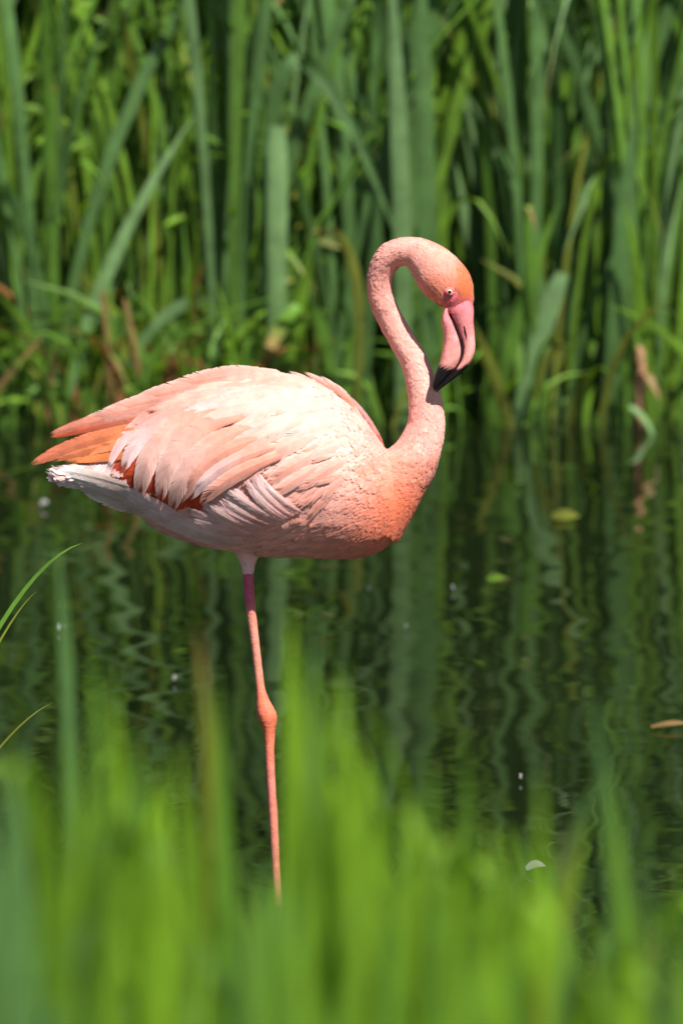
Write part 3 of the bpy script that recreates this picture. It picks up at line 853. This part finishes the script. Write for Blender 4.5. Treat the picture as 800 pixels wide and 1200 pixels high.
for sgn in (1, -1):
    path = [pt(G_[i][0], G_[i][1], BZ + sgn * W_[i][0] * 0.60) for i in range(4, NB - 1)]
    v, f = tube(path, lambda t: (0.45 + 0.85 * math.sin(math.pi * min(1, 0.12 + t))) / PXM)
    adopt(mesh_obj("mouth_line", v, f, M_BILL, None, [mix((0.02, 0.008, 0.01), (0.16, 0.14, 0.15), smooth(24, 31, i // 8)) for i in range(len(v))]), lo).location = (0, 0, 0)
    path = [pt(541.5 + 5.5 * t, 373 + 26 * t, BZ + sgn * (12.4 - 1.6 * t)) for t in [k / 8 for k in range(9)]]
    v, f = tube(path, lambda t: (0.25 + 0.95 * math.sin(math.pi * t)) / PXM, 6)
    adopt(mesh_obj("nostril", v, f, M_BILL, None, [(0.05, 0.01, 0.015)] * len(v)), up).location = (0, 0, 0)

# eyes
def ball(c, r, nu=16, nv=10, sq=(1, 1, 1)):
    v = [c + Vector((r * sq[0] * math.sin(math.pi * j / nv) * math.cos(2 * math.pi * i / nu), r * sq[1] * math.cos(math.pi * j / nv), r * sq[2] * math.sin(math.pi * j / nv) * math.sin(2 * math.pi * i / nu)))
         for j in range(nv + 1) for i in range(nu)]
    return v, ring_faces(nv + 1, nu, cap=False)
for sgn in (1, -1):
    w0 = 20 + sgn * 19.2
    c = pt(526.5, 341.5, w0) if sgn > 0 else Vector((pt(526.5, 341.5, 39.2).x, pt(0, 0, w0).y, pt(526.5, 341.5, 39.2).z))
    v, f = ball(c, 4.1 / PXM)
    eye = adopt(mesh_obj("eye", v, f, M_EYE, None, [(0.60, 0.48, 0.28)] * len(v)), BIRD)
    cc = c + Vector((0, -sgn * 3.4 / PXM, 0))
    v, f = ball(cc, 1.8 / PXM, sq=(1, 0.75, 1))
    adopt(mesh_obj("pupil", v, f, M_EYE, None, [(0.004, 0.004, 0.004)] * len(v)), eye).location = (0, 0, 0)
    ringp = [c + Vector((math.cos(t) * 4.3 / PXM, -sgn * 1.8 / PXM, math.sin(t) * 3.7 / PXM)) for t in [2 * math.pi * k / 24 for k in range(25)]]
    v, f = tube(ringp, 1.35 / PXM, 8)
    adopt(mesh_obj("eyelid", v, f, M_BILL, None, [mix((0.66, 0.19, 0.19), (0.25, 0.03, 0.05), smooth(2.6, 3.6, (i // 8) * 2 * math.pi / 24) * smooth(5.4, 4.6, (i // 8) * 2 * math.pi / 24)) for i in range(len(v))]), eye).location = (0, 0, 0)  # shadow crescent painted dark into the lid's lower left

# standing leg with webbed foot
LEG = [(290.5, 655, 6.0), (291, 673, 6.2), (292, 695, 6.1), (294, 715, 5.9), (298, 747, 5.4), (302, 780, 5.1), (305, 805, 5.4), (307.5, 818, 6.6), (310.3, 829, 9.4), (312.8, 838, 10.6), (314.5, 848, 9.0), (315.5, 860, 6.9),
       (316, 883, 5.5), (318, 923, 5.2), (320, 950, 5.4), (323, 1007, 4.9), (325.5, 1050, 5.0), (327, 1078, 5.4), (327.5, 1088, 6.5)]
lg = catmull(LEG, 80)
v, c, ns = [], [], 16
for i, (x, y, r) in enumerate(lg):
    p = pt(x, y, 8)
    for s in range(ns):
        a = 2 * math.pi * s / ns
        k = r
        if 812 < y < 850: k *= 1 + 0.16 * max(0, math.cos(a - math.pi)) * abs(math.sin(y * 0.55)) + 0.1 * max(0, math.cos(a))
        k *= 1 + 0.025 * math.sin(y * 1.35)
        v.append(p + Vector((math.cos(a) * k, -math.sin(a) * k * 1.05, 0)) / PXM)
        col = mix((0.52, 0.08, 0.15), (0.66, 0.24, 0.17), smooth(700, 722, y))  # body's shadow on the upper leg painted in as purple
        col = mix(col, (0.72, 0.17, 0.09), smooth(785, 822, y))
        col = mix(col, (0.74, 0.21, 0.17), smooth(850, 930, y))
        c.append(col)
f = ring_faces(len(lg), ns)
LEGO = adopt(mesh_obj("leg", v, f, M_LEG, None, c), BIRD)
ank = Vector(v[-ns]); ank = sum((Vector(q) for q in v[-ns:]), Vector()) / ns
for ang, L in ((-28, 0.085), (5, 0.095), (38, 0.082), (190, 0.03)):
    d = Vector((math.cos(math.radians(ang)), -math.sin(math.radians(ang)), 0))
    path = [Vector((ank.x, ank.y, BED + 0.010)) + d * (L * t) + Vector((0, 0, 0.010 * (1 - t) + 0.002 * math.sin(t * 9))) - Vector((0, 0, .004)) for t in [k / 8 for k in range(9)]]
    v, f = tube(path, lambda t: 0.0058 * (1 - 0.55 * t))
    adopt(mesh_obj("toe", v, f, M_LEG, None, [(0.7, 0.3, 0.2)] * len(v)), LEGO).location = (0, 0, 0)
v, f = [], []
fan = [math.radians(-28 + 66 * k / 8) for k in range(9)]
for k, a in enumerate(fan):
    d = Vector((math.cos(a), -math.sin(a), 0)); L = 0.078 - 0.012 * abs(math.sin(2 * math.pi * k / 8))
    v += [Vector((ank.x, ank.y, BED + 0.012)) + d * 0.008, Vector((ank.x, ank.y, BED + 0.008)) + d * L]
    if k: f.append((2 * k - 2, 2 * k - 1, 2 * k + 1, 2 * k))
adopt(mesh_obj("web", v, f, M_LEG, None, [(0.7, 0.32, 0.22)] * len(v)), LEGO).location = (0, 0, 0)
# claw of the leg drawn up into the belly
path = [pt(330 + 13 * t, 643 + 8 * math.sin(t * 2.2), 14) for t in [k / 7 for k in range(8)]]
v, f = tube(path, lambda t: (3.6 - 1.6 * t) / PXM)
adopt(mesh_obj("tucked_toe", v, f, M_LEG, None, [(0.05, 0.02, 0.02)] * len(v)), BIRD)

# ------------------------------------------------------------------ near bank: tall grass out of focus in front
r4 = random.Random(31)
NEAR = [  # tip x, tip y, foot x, metres from the camera, width m, colour, clump
    (330, 705, 345, 2.15, .015, 'yellow', 4), (318, 770, 352, 2.05, .014, 'yellow', 4), (352, 800, 372, 2.2, .013, 'mid', 4),
    (232, 738, 300, 2.3, .015, 'olive', 3), (255, 800, 270, 2.2, .012, 'mid', 3), (205, 872, 255, 2.0, .015, 'yellow', 3), (228, 905, 240, 1.9, .014, 'yellow', 3),
    (402, 785, 420, 2.1, .016, 'yellow', 5), (425, 850, 432, 2.0, .015, 'yellow', 5), (380, 840, 398, 2.2, .014, 'mid', 5), (450, 880, 470, 1.9, .016, 'mid', 5),
    (110, 770, 120, 2.2, .015, 'mid', 1), (135, 800, 150, 2.1, .013, 'yellow', 1), (85, 850, 100, 2.0, .015, 'mid', 1), (160, 850, 178, 2.1, .014, 'mid', 2), (185, 905, 180, 1.9, .014, 'yellow', 2),
    (95, 1005, 240, 1.9, .013, 'yellow', 2), (15, 865, 45, 2.0, .016, 'blue', 0), (45, 905, 60, 1.9, .014, 'mid', 0), (-15, 930, 10, 1.9, .016, 'blue', 0), (60, 980, 82, 1.8, .014, 'yellow', 0),
    (505, 880, 520, 2.0, .015, 'mid', 6), (480, 930, 492, 1.9, .015, 'yellow', 6), (545, 860, 560, 2.2, .015, 'mid', 6), (572, 955, 590, 1.9, .014, 'yellow', 7), (528, 985, 545, 1.8, .015, 'yellow', 7), (600, 1000, 612, 1.9, .013, 'mid', 7),
    (692, 815, 752, 2.2, .017, 'blue', 9), (712, 900, 765, 2.1, .014, 'mid', 9), (632, 905, 640, 2.0, .014, 'lime', 8), (668, 960, 640, 2.0, .013, 'olive', 8), (655, 1010, 660, 1.9, .012, 'yellow', 8),
    (735, 1055, 742, 1.8, .016, 'yellow', 10), (770, 1090, 775, 1.8, .014, 'olive', 10), (800, 1000, 815, 1.9, .015, 'mid', 10), (715, 1100, 708, 1.9, .013, 'mid', 10),
]
NEARLAB = ["bluish green blurred grass tuft in front of the pond beside the lone thin blades", "tall green blurred grass tuft below the bird's tail feathers", "lower blurred grass tuft with one blade slanting across, beside the tall green tuft",
 "blurred grass tuft with a brownish tip left of the bird's leg", "tallest bright lime blurred grass tuft right beside the bird's leg", "lime blurred grass tuft below the bird's breast",
 "mid green blurred grass tuft below the bird's neck", "low bright blurred grass tuft with open water on one side", "yellowish blurred grass tuft with a round pale tip",
 "tall blue-green blurred grass tuft leaning over open water", "short yellow-green blurred grass tuft under the blue-green tuft"]
NEAR = [(a, b, c, y + 0.3, w * 1.45, 'lime' if k == 'yellow' else k, g) for a, b, c, y, w, k, g in NEAR]
roots = {}
for tx, ty, fx, y, w, colr, cl in NEAR:
    if cl not in roots:
        b = at_y(fx, 1200, y); roots[cl] = empty("grass_tuft", (b.x, y, ground_z(b.x, y)))
        tag(roots[cl], NEARLAB[cl], "grass", "tall grass on the near bank")
def near_blade(root, tx, ty, fx, y, w, colr, dry=0.0):
    if ty < 1005 and min(tx, fx) < 340 and max(tx, fx) > 272:    # the bank is open in front of the bird's leg
        if tx + fx > 612: tx, fx = max(tx, 340) + r4.uniform(0, 8), max(fx, 344) + r4.uniform(0, 10)
        else: tx, fx = min(tx, 268), min(fx, 266)
    tip = at_y(tx, ty, y); b = at_y(fx, 1200, y)
    b = Vector((b.x + (b.x - tip.x) * 0.25, y - 0.03, ground_z(b.x, y) - 0.01))
    m = (b + tip) / 2 + Vector(((b.x - tip.x) * r4.uniform(0.1, 0.5), r4.uniform(-.01, .03), 0.12 * (tip.z - b.z)))
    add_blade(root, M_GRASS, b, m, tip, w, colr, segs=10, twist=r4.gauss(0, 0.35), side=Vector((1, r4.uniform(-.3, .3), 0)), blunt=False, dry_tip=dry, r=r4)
for tx, ty, fx, y, w, colr, cl in NEAR:
    near_blade(roots[cl], tx, ty, fx, y, w, colr, 0.1 if colr == 'olive' else 0.0)
ENV = [(-40, 880), (0, 870), (60, 830), (110, 775), (160, 810), (215, 800), (270, 900), (300, 1010), (322, 1010), (335, 760), (400, 790), (470, 860), (560, 890), (620, 990), (670, 980), (720, 1000), (780, 1050), (840, 1040)]
TUFTS = [(15, 870, 'blue'), (60, 930, 'mid'), (112, 775, 'mid'), (150, 850, 'lime'), (200, 865, 'lime'), (240, 960, 'lime'), (336, 690, 'lime'), (360, 770, 'lime'), (405, 765, 'lime'), (435, 880, 'lime'), (470, 875, 'mid'),
         (512, 890, 'mid'), (545, 940, 'lime'), (582, 955, 'mid'), (605, 1080, 'blue'), (640, 970, 'olive'), (662, 1080, 'lime'), (705, 850, 'blue'), (745, 1040, 'lime'), (790, 1020, 'mid'), (270, 1030, 'mid'), (312, 1025, 'mid'),
         (100, 1000, 'lime'), (30, 1060, 'mid'), (390, 1000, 'yellow'), (480, 1020, 'lime'), (180, 1040, 'blue')]
for px0, top0, colr0 in TUFTS:                                 # filling blades, tuft by tuft
    for k in range(7):
        tx = px0 + r4.gauss(0, 20)
        ty = top0 + 10 + (240 * r4.random() ** 0.8 if k else 0)
        fx = tx + r4.gauss(10, 100)
        if ty < 1005 and min(tx, fx) < 322 and max(tx, fx) > 292: fx = tx = (345 if px0 > 305 else 262)
        cl = min(roots, key=lambda c: abs(roots[c].location.x / roots[c].location.y - (fx - 400) / FPX))
        near_blade(roots[cl], tx, ty, fx, r4.uniform(1.85, 2.75), r4.uniform(.010, .021), colr0 if r4.random() < 0.7 else r4.choice(['lime', 'mid', 'yellow', 'blue']))
for k in range(26):                                            # in front of the bird's foot
    tx = r4.uniform(292, 350); fx = tx + r4.gauss(0, 40)
    near_blade(roots[4], tx, r4.uniform(1006, 1050), fx, r4.uniform(1.7, 2.3), r4.uniform(.012, .02), r4.choice(['mid', 'mid', 'lime', 'blue']))
for k in range(40):                                            # blades bent over at the top
    ax = r4.uniform(-20, 600) if r4.random() < 0.8 else r4.uniform(600, 820)
    ay = lerp_table(ENV, ax)[0] + r4.uniform(20, 220); d = r4.choice((-1, 1)); y = r4.uniform(1.9, 2.7)
    ax2 = ax + d * r4.uniform(50, 150)
    if min(ax, ax2) - 60 < 335 and max(ax, ax2) + 60 > 270: continue
    fb = at_y(ax - d * r4.uniform(10, 50), 1200, y)
    cl = min(roots, key=lambda c: abs(roots[c].location.x / roots[c].location.y - (ax - 400) / FPX))
    b0 = Vector((fb.x, y, ground_z(fb.x, y) - .01))
    add_blade(roots[cl], M_GRASS, b0, at_y(ax, ay - 260, y), at_y(ax2, ay + r4.uniform(30, 130), y - 0.03), r4.uniform(.012, .022), r4.choice(['lime', 'lime', 'yellow', 'mid']), segs=14, side=Vector((1, .3 * d, 0)), r=r4)
def under_blade():
    x, y = r4.uniform(-1.6, 1.6), r4.uniform(1.4, 3.1)
    z = ground_z(x, y) - 0.01; h = r4.uniform(0.25, 0.6)
    top = CZ - y * 0.345
    h = min(h, max(0.12, top - z))
    p0 = Vector((x, y, z)); p2 = p0 + Vector((r4.gauss(0, .15) * h, r4.gauss(0, .15) * h, h)); p1 = p0 + Vector((0, 0, h * .65))
    return blade_geo(p0, p1, p2, r4.uniform(.006, .013), r4.choice(['yellow', 'mid', 'mid', 'olive']), segs=5, twist=r4.gauss(0, .6), r=r4)
tag(blade_mass("bank_grass", 1500, under_blade, M_GRASS), "short green grass covering the near bank under the tufts", "grass", kind="stuff")

# thin blades reaching in over the water near the bird
b = Vector((at_z(-70, 900, 0).x, 5.0, BED))
root = empty("thin_grass", b); tag(root, "three thin sharp grass blades reaching over the water behind the tail", "grass")
for tip, mid, w, colr in (((97, 636), (20, 655), .0075, 'mid'), ((44, 692), (20, 722), .004, 'olive'), ((63, 823), (20, 842), .004, 'olive')):
    y = 5.12
    add_blade(root, M_GRASS, Vector((b.x + rng.uniform(-.02, .02), b.y, BED)), at_y(mid[0] - 40, mid[1] + 14, y), at_y(tip[0], tip[1], y), w, colr, segs=18, side=Vector((0.2, 0.3, 1)), r=r4)
b = at_y(95, 1200, 3.1)
root = empty("bank_reed", (b.x, 3.1, ground_z(b.x, 3.1))); tag(root, "dark green soft blade rising from the near bank below the tail", "reed")
add_blade(root, M_GRASS, Vector((b.x, 3.1, ground_z(b.x, 3.1) - .01)), at_y(92, 900, 3.1), at_y(68, 640, 3.1), 0.017, 'blue', segs=12, r=r4)

# ------------------------------------------------------------------ bits afloat
def floating(name, px, py, L, w, colr, ang, label, cat, group=None, white=False):
    p = at_z(px, py, 0.006)
    d = Vector((math.cos(ang), math.sin(ang), 0)) * L / 2
    v, f, c, uv = blade_geo(p - d, p + Vector((0, 0, 0.012 if white else 0.004)), p + d + Vector((0, 0, 0.004)), w, colr, side=Vector((-math.sin(ang), math.cos(ang), 0.25)), segs=8, r=r4)
    if white: c = [(0.30, 0.29, 0.28)] * len(v)
    o = mesh_obj(name, [q - p for q in v], f, M_FEATHER if white else M_GRASS, None, c, uv); o.location = p
    return tag(o, label, cat, group)
floating("floating_feather", 53, 592, 0.018, 0.02, 'pale', 0.3, "white downy feather afloat under the bird's tail tip", "feather", white=True)
floating("floating_feather", 73, 737, 0.012, 0.013, 'pale', 1.0, "tiny white feather afloat by the dark green soft blade", "feather", white=True)
floating("floating_feather", 206, 797, 0.007, 0.009, 'pale', 0.6, "white speck of down afloat near the bird's leg", "feather", white=True)
floating("floating_feather", 628, 1019, 0.028, 0.02, 'pale', 0.1, "larger white feather afloat by the grass tufts", "feather", white=True)
floating("floating_leaf", 783, 851, 0.062, 0.02, 'dry', 0.25, "orange-brown leaf scrap afloat in open water", "leaf")
floating("floating_leaf", 582, 680, 0.04, 0.03, 'yellow', 0.1, "yellow-green leaf scrap afloat beyond the bird's breast", "leaf")
floating("floating_leaf", 662, 607, 0.06, 0.05, 'olive', 0.0, "olive leaf scrap afloat near the far reeds", "leaf")
for px, py in ((432, 693), (476, 736), (530, 690), (610, 912)):  # white flecks added for out-of-focus light rings on the water
    floating("bokeh_fleck", px, py, 0.0035, 0.005, 'pale', r4.uniform(0, 3), "minute white fleck modelled for a faint bokeh ring on the pond", "feather", "white flecks on the water", white=True)
